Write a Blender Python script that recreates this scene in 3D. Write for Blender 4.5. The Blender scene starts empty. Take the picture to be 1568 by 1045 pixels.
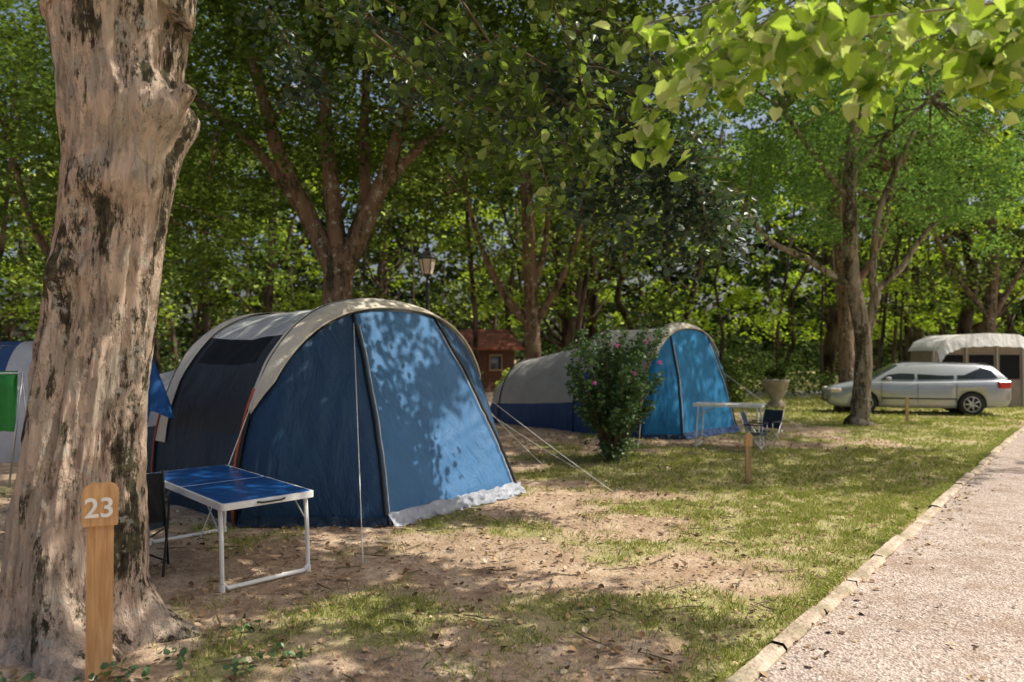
import bpy, math, random
import numpy as np
from mathutils import Vector, Matrix
rng=np.random.default_rng(11); random.seed(5)
scene=bpy.context.scene
R=math.radians
# ------------------------------------------------------------ noise
_T=rng.random((256,256))
def vn(x,y):
    x=np.asarray(x,float); y=np.asarray(y,float)
    xi=np.floor(x).astype(int); yi=np.floor(y).astype(int)
    fx=x-xi; fy=y-yi; fx=fx*fx*(3-2*fx); fy=fy*fy*(3-2*fy)
    a=_T[xi&255,yi&255]; b=_T[(xi+1)&255,yi&255]; c=_T[xi&255,(yi+1)&255]; d=_T[(xi+1)&255,(yi+1)&255]
    return (a*(1-fx)+b*fx)*(1-fy)+(c*(1-fx)+d*fx)*fy
def fbm(x,y,o=4):
    s=0;a=.5;t=0
    for i in range(o):
        s=s+a*vn(np.asarray(x)*2**i+17*i,np.asarray(y)*2**i+31*i); t+=a; a*=.5
    return s/t
def sstep(a,b,x):
    t=np.clip((np.asarray(x,float)-a)/(b-a),0,1); return t*t*(3-2*t)
# ------------------------------------------------------------ materials
class NM:
    def __init__(s,name):
        s.m=bpy.data.materials.new(name); s.m.use_nodes=True; s.nt=s.m.node_tree
        s.b=s.nt.nodes['Principled BSDF']; s.out=s.nt.nodes['Material Output']
        s.tc=s.nt.nodes.new('ShaderNodeTexCoord')
    def n(s,t,**k):
        nd=s.nt.nodes.new(t)
        for a,v in k.items(): setattr(nd,a,v)
        return nd
    def l(s,a,b): s.nt.links.new(a,b)
    def map(s,scale,src=None):
        m=s.n('ShaderNodeMapping'); m.inputs['Scale'].default_value=scale
        s.l(src or s.tc.outputs['Object'],m.inputs['Vector']); return m.outputs[0]
    def noise(s,scale,detail=4,vec=None,rough=.5,dist=0):
        n=s.n('ShaderNodeTexNoise'); n.inputs['Scale'].default_value=scale; n.inputs['Detail'].default_value=detail
        n.inputs['Roughness'].default_value=rough; n.inputs['Distortion'].default_value=dist
        s.l(vec or s.tc.outputs['Object'],n.inputs['Vector']); return n.outputs['Fac']
    def ramp(s,fac,stops):
        r=s.n('ShaderNodeValToRGB'); e=r.color_ramp.elements
        while len(e)<len(stops): e.new(.5)
        for i,(p,c) in enumerate(stops):
            e[i].position=p; e[i].color=(c[0],c[1],c[2],1) if hasattr(c,'__len__') else (c,c,c,1)
        s.l(fac,r.inputs['Fac']); return r.outputs['Color']
    def mix(s,f,a,b,mode='MIX'):
        m=s.n('ShaderNodeMix',data_type='RGBA',blend_type=mode)
        if hasattr(f,'links'): s.l(f,m.inputs[0])
        else: m.inputs[0].default_value=f
        for k,v in ((6,a),(7,b)):
            if hasattr(v,'links'): s.l(v,m.inputs[k])
            else: m.inputs[k].default_value=(v[0],v[1],v[2],1)
        return m.outputs[2]
    def bump(s,h,st=.5,dist=.02,prev=None):
        b=s.n('ShaderNodeBump'); b.inputs['Strength'].default_value=st; b.inputs['Distance'].default_value=dist
        s.l(h,b.inputs['Height'])
        if prev: s.l(prev,b.inputs['Normal'])
        return b.outputs[0]
    def set(s,col=None,rough=None,normal=None,metal=None,spec=None):
        def q(v,i):
            if v is None: return
            if hasattr(v,'links'): s.l(v,s.b.inputs[i])
            elif hasattr(v,'__len__'): s.b.inputs[i].default_value=(v[0],v[1],v[2],1)
            else: s.b.inputs[i].default_value=v
        q(col,'Base Color');q(rough,'Roughness');q(metal,'Metallic');q(spec,'Specular IOR Level')
        if normal is not None: s.l(normal,s.b.inputs['Normal'])
        return s.m
def plain(name,c,rough=.5,metal=0,var=.25,sc=6,bump=.15,spec=.5):
    k=NM(name); n=k.noise(sc,4)
    lo=tuple(v*(1-var) for v in c); hi=tuple(min(1,v*(1+var)) for v in c)
    col=k.ramp(n,[(.3,lo),(.7,hi)]); nb=k.bump(k.noise(sc*8,3),bump,.01) if bump>0 else None
    return k.set(col,rough,nb,metal,spec)
def fabric(name,c,transl=.15,rough=.6,var=.12):
    k=NM(name)
    n=k.noise(2.2,5,rough=.6); col=k.ramp(n,[(.3,tuple(v*(1-var) for v in c)),(.7,tuple(v*(1+var) for v in c))])
    wr=k.noise(1.0,5,k.map((3.5,3.5,1.1)),.6,.9); w2=k.noise(14,3)
    nb=k.bump(w2,.15,.01,k.bump(wr,.9,.07))
    k.set(col,rough,nb,spec=.35)
    t=k.n('ShaderNodeBsdfTranslucent'); k.l(col,t.inputs[0]); k.l(nb,t.inputs['Normal'])
    mx=k.n('ShaderNodeMixShader'); mx.inputs[0].default_value=transl
    k.l(k.b.outputs[0],mx.inputs[1]); k.l(t.outputs[0],mx.inputs[2]); k.l(mx.outputs[0],k.out.inputs[0])
    return k.m
def leafmat(name,stops,transl=.4,tcol=(.28,.42,.05),rough=.45,spec=0,clump=None):
    k=NM(name); g=k.n('ShaderNodeNewGeometry')
    c=k.ramp(g.outputs['Random Per Island'],stops)
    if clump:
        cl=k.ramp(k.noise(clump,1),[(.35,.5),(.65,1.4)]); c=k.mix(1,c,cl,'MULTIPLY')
    if spec>0: k.set(c,rough,spec=spec); base=k.b.outputs[0]
    else:
        d=k.n('ShaderNodeBsdfDiffuse'); k.l(c,d.inputs[0]); base=d.outputs[0]; k.nt.nodes.remove(k.b)
    if transl>0:
        t=k.n('ShaderNodeBsdfTranslucent'); tc=k.mix(.6,c,tcol); k.l(tc,t.inputs[0])
        mx=k.n('ShaderNodeMixShader'); mx.inputs[0].default_value=transl
        k.l(base,mx.inputs[1]); k.l(t.outputs[0],mx.inputs[2]); base=mx.outputs[0]
    k.l(base,k.out.inputs[0]); return k.m
def barkmat(name,dark,mid,light,moss=.5,sc=1.0,grey=None):
    k=NM(name)
    n1=k.noise(1.0,7,k.map((17*sc,17*sc,2.4*sc)),.68,.5); n2=k.noise(1.7*sc,4,rough=.6); n3=k.noise(2.6*sc,7,k.map((1.7,1.7,.5)),.78)
    c=k.ramp(n1,[(.34,dark),(.42,mid),(.52,light),(.75,tuple(min(1,x*1.15) for x in light))])
    c=k.mix(k.ramp(n2,[(.42,0),(.58,.6)]),c,grey or tuple(a*.6+b*.3 for a,b in zip(light,mid)))
    plates=k.ramp(k.noise(1,5,k.map((9*sc,9*sc,4*sc)),.7),[(.48,0),(.54,.75)])
    c=k.mix(plates,c,tuple(min(1,x*1.12) for x in light))
    fis=k.ramp(k.noise(1.0,5,k.map((11*sc,11*sc,1.4*sc)),.6,.3),[(.35,.7),(.41,0)])
    c=k.mix(fis,c,tuple(a*.5+b*.3 for a,b in zip(dark,mid)))
    mf=k.ramp(n3,[(.555-.08*moss,0),(.60-.08*moss,.95)])
    c=k.mix(mf,c,k.ramp(k.noise(20,3),[(.4,(.035,.028,.02)),(.6,(.10,.095,.05))]))
    lf=k.ramp(k.noise(11*sc,5,rough=.7),[(.58,0),(.64,.7)])
    c=k.mix(lf,c,(.56,.54,.47))
    nb=k.bump(plates,.6,.02,k.bump(n1,1,.07))
    return k.set(c,.9,nb,spec=.15)
M={}
M['bark']=barkmat('linden_bark',(.14,.10,.075),(.42,.29,.21),(.66,.50,.385),.5,1.0,(.46,.41,.335))
M['bark_dark']=barkmat('dark_bark',(.03,.02,.015),(.11,.07,.045),(.24,.16,.105),.4,.7)
M['bark_grey']=barkmat('grey_bark',(.05,.04,.03),(.17,.13,.09),(.36,.30,.22),.6,.7)
k=NM('forest_bark'); M['bark_far']=k.set(k.ramp(k.noise(1,3,k.map((4,4,1))),[(.35,(.022,.017,.013)),(.65,(.14,.105,.075))]),.9,spec=.1)
M['twig']=plain('twig_wood',(.16,.12,.07),.8)
M['leaf_canopy']=leafmat('canopy_leaf',[(0,(.05,.09,.03)),(.5,(.09,.16,.04)),(1,(.18,.28,.07))],0)
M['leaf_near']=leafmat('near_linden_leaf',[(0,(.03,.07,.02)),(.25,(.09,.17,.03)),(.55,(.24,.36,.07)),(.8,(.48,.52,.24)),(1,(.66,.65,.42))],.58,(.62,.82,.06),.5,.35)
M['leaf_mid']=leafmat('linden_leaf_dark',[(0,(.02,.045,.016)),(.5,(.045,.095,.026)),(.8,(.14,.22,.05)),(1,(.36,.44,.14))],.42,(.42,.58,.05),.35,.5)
M['leaf_glossy']=leafmat('glossy_dark_leaf',[(0,(.018,.04,.026)),(.6,(.04,.08,.048)),(1,(.12,.18,.11))],.12,(.2,.34,.06),.42,.55)
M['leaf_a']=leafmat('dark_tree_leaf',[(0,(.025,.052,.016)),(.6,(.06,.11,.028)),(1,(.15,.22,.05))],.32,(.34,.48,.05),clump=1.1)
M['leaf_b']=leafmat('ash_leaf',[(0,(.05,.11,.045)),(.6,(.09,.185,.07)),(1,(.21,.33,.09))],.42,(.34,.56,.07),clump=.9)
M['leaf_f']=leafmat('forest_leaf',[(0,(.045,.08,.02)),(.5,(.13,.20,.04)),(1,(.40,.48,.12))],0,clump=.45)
M['leaf_sun_tint']=leafmat('sun_tinted_forest_leaf',[(0,(.10,.19,.02)),(.5,(.26,.41,.04)),(1,(.52,.64,.10))],.45,(.64,.84,.05),clump=.6)  # bright lime puts sunlit leaf patches into the colour
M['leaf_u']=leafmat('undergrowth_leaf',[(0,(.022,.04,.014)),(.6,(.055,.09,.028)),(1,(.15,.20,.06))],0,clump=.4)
M['leaf_w']=leafmat('distant_glow_leaf',[(0,(.03,.055,.02)),(.5,(.075,.12,.04)),(1,(.20,.27,.08))],0,clump=.3)  # greens lightened to paint the glow of distance
M['leaf_rose']=leafmat('rose_leaf',[(0,(.035,.075,.028)),(.6,(.09,.175,.065)),(1,(.22,.33,.13))],.25,(.2,.36,.06),.4,.5)
M['petal']=leafmat('rose_petal',[(0,(.5,.12,.34)),(1,(.75,.30,.55))],.3,(.8,.2,.5))
M['grass']=leafmat('grass_blade',[(0,(.13,.18,.035)),(.4,(.29,.34,.07)),(.72,(.48,.48,.16)),(1,(.70,.60,.34))],.25,(.5,.56,.09))
M['litter']=leafmat('dry_leaf',[(0,(.11,.065,.038)),(.5,(.28,.18,.10)),(.85,(.52,.37,.22)),(1,(.70,.60,.42))],0)
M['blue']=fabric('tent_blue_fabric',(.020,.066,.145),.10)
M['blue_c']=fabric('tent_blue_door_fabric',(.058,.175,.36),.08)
M['navy']=fabric('tent_navy_fabric',(.016,.036,.065),.05)
M['char']=fabric('tent_charcoal_fabric',(.025,.029,.035),.04)
M['mesh']=plain('tent_black_mesh',(.006,.007,.009),.7,0,.2,10,.1,.2)
M['cream']=fabric('tent_cream_fabric',(.80,.73,.59),.12,.7)
M['greyroof']=fabric('tent_grey_fabric',(.56,.57,.54),.10,.6)
M['greyside']=fabric('tent_taupe_fabric',(.44,.43,.41),.10,.65)
M['blue2']=fabric('tent_bright_blue_fabric',(.03,.27,.56),.35)
M['blue2d']=fabric('tent_deep_blue_fabric',(.03,.075,.20),.10)
M['silver']=fabric('mud_flap_silver',(.42,.44,.50),.1,.35,.3)
M['black']=plain('black_webbing',(.012,.012,.014),.5)
M['orange']=plain('orange_pole',(.55,.10,.03),.4)
M['rope']=plain('guy_rope',(.75,.73,.68),.7)
M['white']=plain('white_enamel',(.76,.76,.74),.35,0,.08)
M['bluetop']=plain('blue_table_top',(.012,.09,.30),.22,0,.15,3,.03)
M['alu']=plain('aluminium',(.6,.6,.6),.35,.8,.1)
k=NM('sign_wood'); n=k.noise(1,6,k.map((30,30,2.5)),.6,1.2)
M['wood']=k.set(k.ramp(n,[(.3,(.46,.22,.085)),(.55,(.64,.36,.155)),(.8,(.74,.47,.23))]),.6,k.bump(n,.3,.01))
k=NM('weathered_wood'); n=k.noise(1,6,k.map((25,25,2.5)),.6,1)
M['oldwood']=k.set(k.ramp(n,[(.3,(.34,.21,.10)),(.7,(.60,.42,.22))]),.8,k.bump(n,.3,.01))
k=NM('cabin_wood'); n=k.noise(1,5,k.map((3,3,22)),.6)
M['cabin']=k.set(k.ramp(n,[(.3,(.07,.03,.018)),(.7,(.17,.065,.035))]),.8,k.bump(n,.5,.02))
M['tile']=plain('red_brown_roof',(.24,.075,.04),.85,0,.35,5,.5)
M['stone']=plain('planter_stone',(.38,.33,.26),.9,0,.3,5,.5)
M['paint']=plain('silver_car_paint',(.40,.42,.45),.22,.3,.04,2,0)
M['glass']=plain('dark_car_glass',(.02,.025,.03),.06,0,.1,2,0,.8)
M['tyre']=plain('tyre_rubber',(.02,.02,.02),.85)
M['rim']=plain('alloy_rim',(.55,.55,.56),.3,.8,.1)
M['red']=plain('tail_lamp_red',(.5,.02,.02),.15,0,.1)
M['iron']=plain('black_iron',(.015,.017,.016),.45)
M['lampglass']=plain('frosted_lamp_glass',(.80,.66,.56),.25,0,.06)
M['green']=fabric('green_towel',(.07,.40,.09),.3)
M['parasol']=fabric('parasol_blue_fabric',(.03,.16,.48),.4)
M['num']=plain('white_number_paint',(.85,.83,.78),.6,0,.06)
M['awn']=fabric('white_awning_canvas',(.82,.80,.76),.1)
# ------------------------------------------------------------ mesh helpers
def np_mesh(name,verts,faces_flat,loop_tot,mats,midx=None,smooth=False):
    me=bpy.data.meshes.new(name); nv=len(verts); nf=len(loop_tot)
    me.vertices.add(nv); me.vertices.foreach_set('co',np.asarray(verts,np.float32).ravel())
    me.loops.add(len(faces_flat)); me.loops.foreach_set('vertex_index',np.asarray(faces_flat,np.int32))
    me.polygons.add(nf); ls=np.concatenate([[0],np.cumsum(loop_tot)[:-1]]).astype(np.int32)
    me.polygons.foreach_set('loop_start',ls)
    if midx is not None: me.polygons.foreach_set('material_index',np.asarray(midx,np.int32))
    me.polygons.foreach_set('use_smooth',np.full(nf,smooth))
    me.update(calc_edges=True)
    for m in mats: me.materials.append(m)
    ob=bpy.data.objects.new(name,me); scene.collection.objects.link(ob); return ob
class MB:
    def __init__(s): s.v=[];s.f=[];s.m=[];s.mats=[]
    def mi(s,m):
        if m not in s.mats: s.mats.append(m)
        return s.mats.index(m)
    def add(s,v,f,m):
        o=len(s.v); s.v+= [tuple(p) for p in v]; s.f+=[tuple(i+o for i in q) for q in f]; s.m+=[s.mi(m)]*len(f)
    def tube(s,pts,rad,m,seg=8,cap=True,jit=0):
        pts=[Vector(p) for p in pts]; n=len(pts)
        if not hasattr(rad,'__len__'): rad=[rad]*n
        t0=(pts[1]-pts[0]).normalized(); a=Vector((0,0,1)) if abs(t0.z)<.9 else Vector((1,0,0))
        u=t0.cross(a).normalized(); vs=[];fs=[]
        for i,p in enumerate(pts):
            t=(pts[min(i+1,n-1)]-pts[max(i-1,0)]).normalized()
            u=(u-t*u.dot(t)).normalized(); w=t.cross(u)
            for j in range(seg):
                an=2*math.pi*j/seg; r=rad[i]*(1+jit*(random.random()-.5))
                vs.append(p+(u*math.cos(an)+w*math.sin(an))*r)
        for i in range(n-1):
            for j in range(seg):
                k=(j+1)%seg; fs.append((i*seg+j,i*seg+k,(i+1)*seg+k,(i+1)*seg+j))
        if cap: fs.append(tuple(range(seg))[::-1]); fs.append(tuple((n-1)*seg+j for j in range(seg)))
        s.add(vs,fs,m)
    def box(s,c,d,m,rz=0,bev=0):
        c=Vector(c); Rm=Matrix.Rotation(rz,3,'Z'); x,y,z=d[0]/2,d[1]/2,d[2]/2
        b=min(bev,x*.9,y*.9,z*.9)
        if b<=0:
            vs=[(sx*x,sy*y,sz*z) for sz in(-1,1) for sy in(-1,1) for sx in(-1,1)]
            fs=[(0,2,3,1),(4,5,7,6),(0,1,5,4),(2,6,7,3),(0,4,6,2),(1,3,7,5)]
        else:
            vs=[];fs=[]
            for (zz,q) in((-z,b),(-z+b,0),(z-b,0),(z,b)):
                X,Y=x-q,y-q
                vs+=[(-X+b,-Y,zz),(X-b,-Y,zz),(X,-Y+b,zz),(X,Y-b,zz),(X-b,Y,zz),(-X+b,Y,zz),(-X,Y-b,zz),(-X,-Y+b,zz)]
            for i in range(3):
                for j in range(8):
                    k=(j+1)%8; fs.append((i*8+j,i*8+k,(i+1)*8+k,(i+1)*8+j))
            fs.append(tuple(range(8))[::-1]); fs.append(tuple(24+j for j in range(8)))
        s.add([c+Rm@Vector(p) for p in vs],fs,m)
    def grid(s,f,nu,nv,m):
        vs=[f(i/nu,j/nv) for i in range(nu+1) for j in range(nv+1)]
        fs=[(i*(nv+1)+j,(i+1)*(nv+1)+j,(i+1)*(nv+1)+j+1,i*(nv+1)+j+1) for i in range(nu) for j in range(nv)]
        s.add(vs,fs,m)
    def lathe(s,c,prof,m,seg=20):
        vs=[];n=len(prof)
        for r,z in prof:
            for j in range(seg):
                a=2*math.pi*j/seg; vs.append((c[0]+r*math.cos(a),c[1]+r*math.sin(a),c[2]+z))
        fs=[(i*seg+j,i*seg+(j+1)%seg,(i+1)*seg+(j+1)%seg,(i+1)*seg+j) for i in range(n-1) for j in range(seg)]
        fs.append(tuple(range(seg))[::-1]); fs.append(tuple((n-1)*seg+j for j in range(seg)))
        s.add(vs,fs,m)
    def obj(s,name,parent=None,smooth=False,mat4=None):
        fl=[i for f in s.f for i in f]; lt=[len(f) for f in s.f]
        v=s.v
        if mat4 is not None: v=[tuple(mat4@Vector(p)) for p in v]
        o=np_mesh(name,v,fl,lt,s.mats,s.m,smooth)
        if parent: par(o,parent)
        return o
def empty(name,loc):
    e=bpy.data.objects.new(name,None); e.location=loc; e.empty_display_size=.3; scene.collection.objects.link(e); return e
def par(o,e):
    o.parent=e; o.matrix_parent_inverse=Matrix.Translation(-Vector(e.location))
LEAF6=(np.array([[0,0,0],[-.42,.28,.10],[-.36,.72,.08],[0,1.05,-.05],[.36,.72,.08],[.42,.28,.10]]),[[0,3,2,1],[0,5,4,3]])
HEART=(np.array([[0,.06,0],[-.22,-.04,.05],[-.46,.22,.12],[-.40,.62,.10],[-.16,.92,.02],[0,1.12,-.10],[.16,.92,.02],[.40,.62,.10],[.46,.22,.12],[.22,-.04,.05]]),[[0,5,4,3,2,1],[0,9,8,7,6,5]])
LEAF4=(np.array([[0,0,0],[-.34,.5,.06],[0,1,0],[.34,.5,.06]]),[[0,3,2,1]])
def leaves(name,pos,size,mat,shape=LEAF4,up=.8,parent=None,droop=0.0):
    N=len(pos); pos=np.asarray(pos,float)
    n=rng.normal(size=(N,3)); n[:,2]=np.abs(n[:,2])+up; n/=np.linalg.norm(n,axis=1)[:,None]
    q=rng.normal(size=(N,3)); q[:,2]-=droop; t=q-n*(q*n).sum(1)[:,None]; t/=np.linalg.norm(t,axis=1)[:,None]
    b=np.cross(n,t); sz=(np.asarray(size)*rng.uniform(.65,1.25,N))[:,None]
    V,F=shape; k=len(V)
    out=np.empty((N,k,3))
    for i in range(k):
        out[:,i,:]=pos+sz*(b*V[i,0]+t*(V[i,1]-.4)+n*V[i,2])
    F=np.array(F); fl=(np.arange(N)[:,None,None]*k+F[None]).ravel()
    o=np_mesh(name,out.reshape(-1,3),fl,np.full(N*len(F),F.shape[1]),[mat])
    if parent: par(o,parent)
    return o
def cluster_pts(c,r,per,flat=.6):
    c=np.asarray(c,float); N=len(c); r=np.broadcast_to(r,(N,))
    d=rng.normal(size=(N,per,3)); d/=np.linalg.norm(d,axis=2)[:,:,None]
    rad=rng.random((N,per))**.45
    d=d*rad[:,:,None]*r[:,None,None]; d[:,:,2]*=flat
    return (c[:,None,:]+d).reshape(-1,3)
# ------------------------------------------------------------ sun / sky / camera
S=Vector((.72,.06,.98)).normalized(); kx=S.x/S.z; ky=S.y/S.z
w=bpy.data.worlds.new('World'); scene.world=w; w.use_nodes=True
sk=w.node_tree.nodes.new('ShaderNodeTexSky'); sk.sky_type='NISHITA'; sk.sun_disc=False
sk.sun_elevation=math.asin(S.z); sk.sun_rotation=math.atan2(S.x,S.y); sk.air_density=1.0; sk.dust_density=6.0
bg=w.node_tree.nodes['Background']; bg.inputs[1].default_value=.15; w.node_tree.links.new(sk.outputs[0],bg.inputs[0])
sd=bpy.data.lights.new('sun','SUN'); sd.energy=5; sd.angle=R(.5); sd.color=(1,.95,.84)
so=bpy.data.objects.new('sun',sd); so.rotation_euler=S.to_track_quat('Z','Y').to_euler(); so.location=(20,5,25); scene.collection.objects.link(so)
cd=bpy.data.cameras.new('camera'); cam=bpy.data.objects.new('camera',cd); scene.collection.objects.link(cam)
cam.location=(0,0,1.6); cam.rotation_euler=(R(91.14),0,0); cd.lens=26; cd.sensor_width=36; cd.clip_end=1500
cd.dof.use_dof=True; cd.dof.focus_distance=4.9; cd.dof.aperture_fstop=1.7
scene.camera=cam
scene.view_settings.view_transform='Standard'; scene.view_settings.look='None'
# ------------------------------------------------------------ ground
def kerb_x(y): return 1.11+.8*(y-3.62)
def grassd(x,y):
    x=np.asarray(x,float); y=np.asarray(y,float)
    g=.12+.64*sstep(-.9,2.6,x-.05*y)+.24*(1-sstep(4.2,5.8,y))*sstep(-2.2,-1.0,x)
    g=g+.35*sstep(8.5,9.2,y)*(1-sstep(11.6,12.6,y))*sstep(.8,1.8,x)
    g=g*(1-.75*sstep(12.2,13.5,y)*(1-sstep(5.5,8,x)))
    g=g+(.30)*sstep(19,24,y)
    n=fbm(x*1.3+5,y*1.3+9,5)
    return np.clip(g*1.1+(n-.5)*2.2,0,1)
def axis(lo,hi,a,b,st):
    core=np.arange(a,b,st); l=[a];d=st
    while l[-1]>lo: d*=1.25; l.append(l[-1]-d)
    h=[core[-1]];d=st
    while h[-1]<hi: d*=1.25; h.append(h[-1]+d)
    return np.concatenate([l[1:][::-1],core,h[1:]])
xs=axis(-400,400,-7,13,.08); ys=axis(-300,600,2.2,19,.08)
X,Y=np.meshgrid(xs,ys,indexing='ij')
def und_(x,y): return np.clip((fbm(x*2.1,y*2.1,4)-.5)*.06*np.clip((kerb_x(y)-x)*1.2-.2,0,1),-.025,.03)
Z=und_(X,Y)*((Y<24)&(X>-9))
nx,ny=X.shape; idx=np.arange(nx*ny).reshape(nx,ny)
q=np.stack([idx[:-1,:-1],idx[1:,:-1],idx[1:,1:],idx[:-1,1:]],-1).reshape(-1)
k=NM('ground_soil_and_grass')
at=k.n('ShaderNodeAttribute',attribute_name='grass')
n1=k.noise(3.5,6,rough=.65); n2=k.noise(28,4,rough=.7); n3=k.noise(90,2); n4=k.noise(.9,4,rough=.6)
dirt=k.ramp(n1,[(.3,(.34,.225,.145)),(.48,(.62,.45,.31)),(.66,(.84,.66,.48))])
dirt=k.mix(k.ramp(n4,[(.42,.4),(.60,0)]),dirt,(.28,.19,.12))
dirt=k.mix(k.ramp(n2,[(.44,.0),(.66,.6)]),dirt,(.19,.125,.08))
gr=k.ramp(n2,[(.3,(.15,.165,.045)),(.5,(.33,.335,.11)),(.72,(.62,.55,.29))])
f=k.ramp(k.mix(.35,at.outputs['Color'],n2),[(.36,0),(.54,.75)])
col=k.mix(f,dirt,gr)
GM=k.set(col,.95,k.bump(n3,.5,.01,k.bump(n2,.9,.035)),spec=.1)
ground=np_mesh('ground',np.stack([X,Y,Z],-1).reshape(-1,3),q,np.full((nx-1)*(ny-1),4),[GM],None,True)
ga=ground.data.attributes.new('grass','FLOAT','POINT'); ga.data.foreach_set('value',grassd(X,Y).ravel().astype(np.float32))
def gz(x,y): return und_(np.asarray(x,float),np.asarray(y,float))
# road
k=NM('asphalt'); n1=k.noise(1.2,5,rough=.6)
vo=k.n('ShaderNodeTexVoronoi'); vo.inputs['Scale'].default_value=60; k.l(k.tc.outputs['Object'],vo.inputs['Vector'])
c=k.ramp(n1,[(.3,(.32,.24,.20)),(.7,(.48,.385,.33))])
c=k.mix(k.ramp(vo.outputs['Color'],[(.3,0),(.8,.75)]),c,(.66,.57,.50))
c=k.mix(k.ramp(k.noise(50,3),[(.52,0),(.64,.8)]),c,(.15,.11,.09))
c=k.mix(k.ramp(k.noise(2.2,6,rough=.75),[(.50,0),(.58,.55)]),c,(.30,.21,.15))
RM=k.set(c,.9,k.bump(vo.outputs['Distance'],.8,.012),spec=.2)
dv=Vector((.8,1)).normalized(); nr=Vector((dv.y,-dv.x))
def rp(t,o,z): p=Vector((1.11,3.62))+dv*t+nr*o; return (p.x,p.y,z)
mb=MB(); mb.grid(lambda a,b: rp(-14+a*70,.05+b*4.2,.012),60,6,RM); mb.obj('road')
k=NM('kerb_stone'); n1=k.noise(4,6,rough=.7)
KM=k.set(k.mix(k.ramp(k.noise(3,4),[(.45,0),(.62,.6)]),k.ramp(n1,[(.3,(.36,.27,.19)),(.7,(.68,.56,.44))]),(.22,.19,.10)),.9,k.bump(k.noise(25,5),.9,.03))
mb=MB(); t=-13.0
while t<40:
    L=random.uniform(.7,1.05); o=random.uniform(-.014,.014); h=.042+random.uniform(-.012,.012)
    prof=[(-.055,-.05),(-.055,h-.022),(-.035,h),(.03,h),(.052,h-.022),(.052,-.05)]
    def f(a,b,t=t,L=L,o=o):
        i=int(round(b*5)); po,pz=prof[i]; tt=t+.006+a*(L-.012)
        w=(float(vn(tt*9,i*3.3))-.5)*.026
        return rp(tt,o+po+w,pz+w*.6)
    mb.grid(f,12,5,KM); t+=L
mb.obj('kerb')
mb=MB(); GP=plain('pale_gravel',(.50,.45,.39),.95,0,.2,3,.5)
mb.grid(lambda a,b:(4+a*50,29+b*5-a*4,.012),20,4,GP); mb.grid(lambda a,b:(-30+a*31,31+b*3.5,.012),20,4,GP); mb.obj('gravel_path')
# ------------------------------------------------------------ grass & litter
def blades(name,N,x0,x1,y0,y1,h,wd):
    x=rng.uniform(x0,x1,N*4); y=rng.uniform(y0,y1,N*4)
    g=grassd(x,y); tuft=fbm(x*7,y*7,2)
    keep=(rng.random(N*4)<np.clip(g*1.1-.08,0,1)**1.3*np.clip((tuft-.3)*3,0.05,1))&(x<kerb_x(y)+.02*rng.normal(size=N*4)-.05)
    x=x[keep][:N];y=y[keep][:N];n=len(x)
    z=gz(x,y); a=rng.uniform(0,2*math.pi,n); hh=h*rng.uniform(.4,1.3,n); ww=wd*rng.uniform(.7,1.3,n)
    l=rng.normal(size=(n,2))*hh[:,None]*.6
    b0=np.stack([x-np.cos(a)*ww,y-np.sin(a)*ww,z-.005],-1); b1=np.stack([x+np.cos(a)*ww,y+np.sin(a)*ww,z-.005],-1)
    m0=np.stack([x+l[:,0]*.4+np.cos(a)*ww*.7,y+l[:,1]*.4+np.sin(a)*ww*.7,z+hh*.6],-1)
    m1=np.stack([x+l[:,0]*.4-np.cos(a)*ww*.2,y+l[:,1]*.4-np.sin(a)*ww*.2,z+hh*.6],-1)
    tp=np.stack([x+l[:,0],y+l[:,1],z+hh*.95],-1)
    V=np.stack([b0,b1,m0,tp,m1],1).reshape(-1,3)
    fl=(np.arange(n)[:,None]*5+np.array([0,1,2,3,4])[None]).ravel()
    return np_mesh(name,V,fl,np.full(n,5),[M['grass']])
ge=empty('grass',(2,6,0))
par(blades('near_blades',110000,-3,6,3.0,9,.040,.0034),ge)
par(blades('far_blades',60000,-1,13,8.5,19,.05,.006),ge)
par(blades('distant_blades',25000,4,20,17,30,.07,.014),ge)
n=11000; t_=rng.uniform(-2,16,n); o_=-.065-np.abs(rng.normal(size=n))*.06
kp=fbm(t_*2,t_*0,3)>.38; t_=t_[kp];o_=o_[kp]
kx_=1.11+dv.x*t_+nr.x*o_; ky_=3.62+dv.y*t_+nr.y*o_
o=leaves('kerb_tufts',np.stack([kx_,ky_,.02+rng.random(len(kx_))*.03],-1),.06,M['grass'],(np.array([[-.06,0,0],[.06,0,0],[0,1,0]]),[[0,1,2]]),.0); par(o,ge)
n=15000; x=rng.uniform(-6,7,n); y=rng.uniform(3,15,n); kpp=(x<kerb_x(y)+.3)&(rng.random(n)<.1+fbm(x*2,y*2,3)*.9); x=x[kpp];y=y[kpp]
leaves('leaf_litter',np.stack([x,y,gz(x,y)+.012+rng.random(len(x))*.01],-1),.042,M['litter'],LEAF6,2.4)
x=rng.uniform(1,9,1500); y=rng.uniform(2.5,13,1500); dd=x-kerb_x(y); kp=(dd>.1)&(rng.random(1500)<np.exp(-dd*.9)+.10)
leaves('road_leaf_litter',np.stack([x[kp],y[kp],np.full(kp.sum(),.022)],-1),.028,M['litter'],LEAF6,3)
mb=MB()
for i in range(190):
    x=random.uniform(-4,2.5);y=random.uniform(3.4,9)
    if x>kerb_x(y)-.1: continue
    a=random.uniform(0,6.28);L=random.uniform(.06,.32)
    pts=[(x+math.cos(a)*L*q_+random.uniform(-.015,.015),y+math.sin(a)*L*q_+random.uniform(-.015,.015),float(gz(x,y))+.012+random.random()*.01) for q_ in(0,.33,.66,1)]
    mb.tube(pts,[.006,.005,.004,.002],M['twig'],5)
mb.obj('fallen_twigs')
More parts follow.
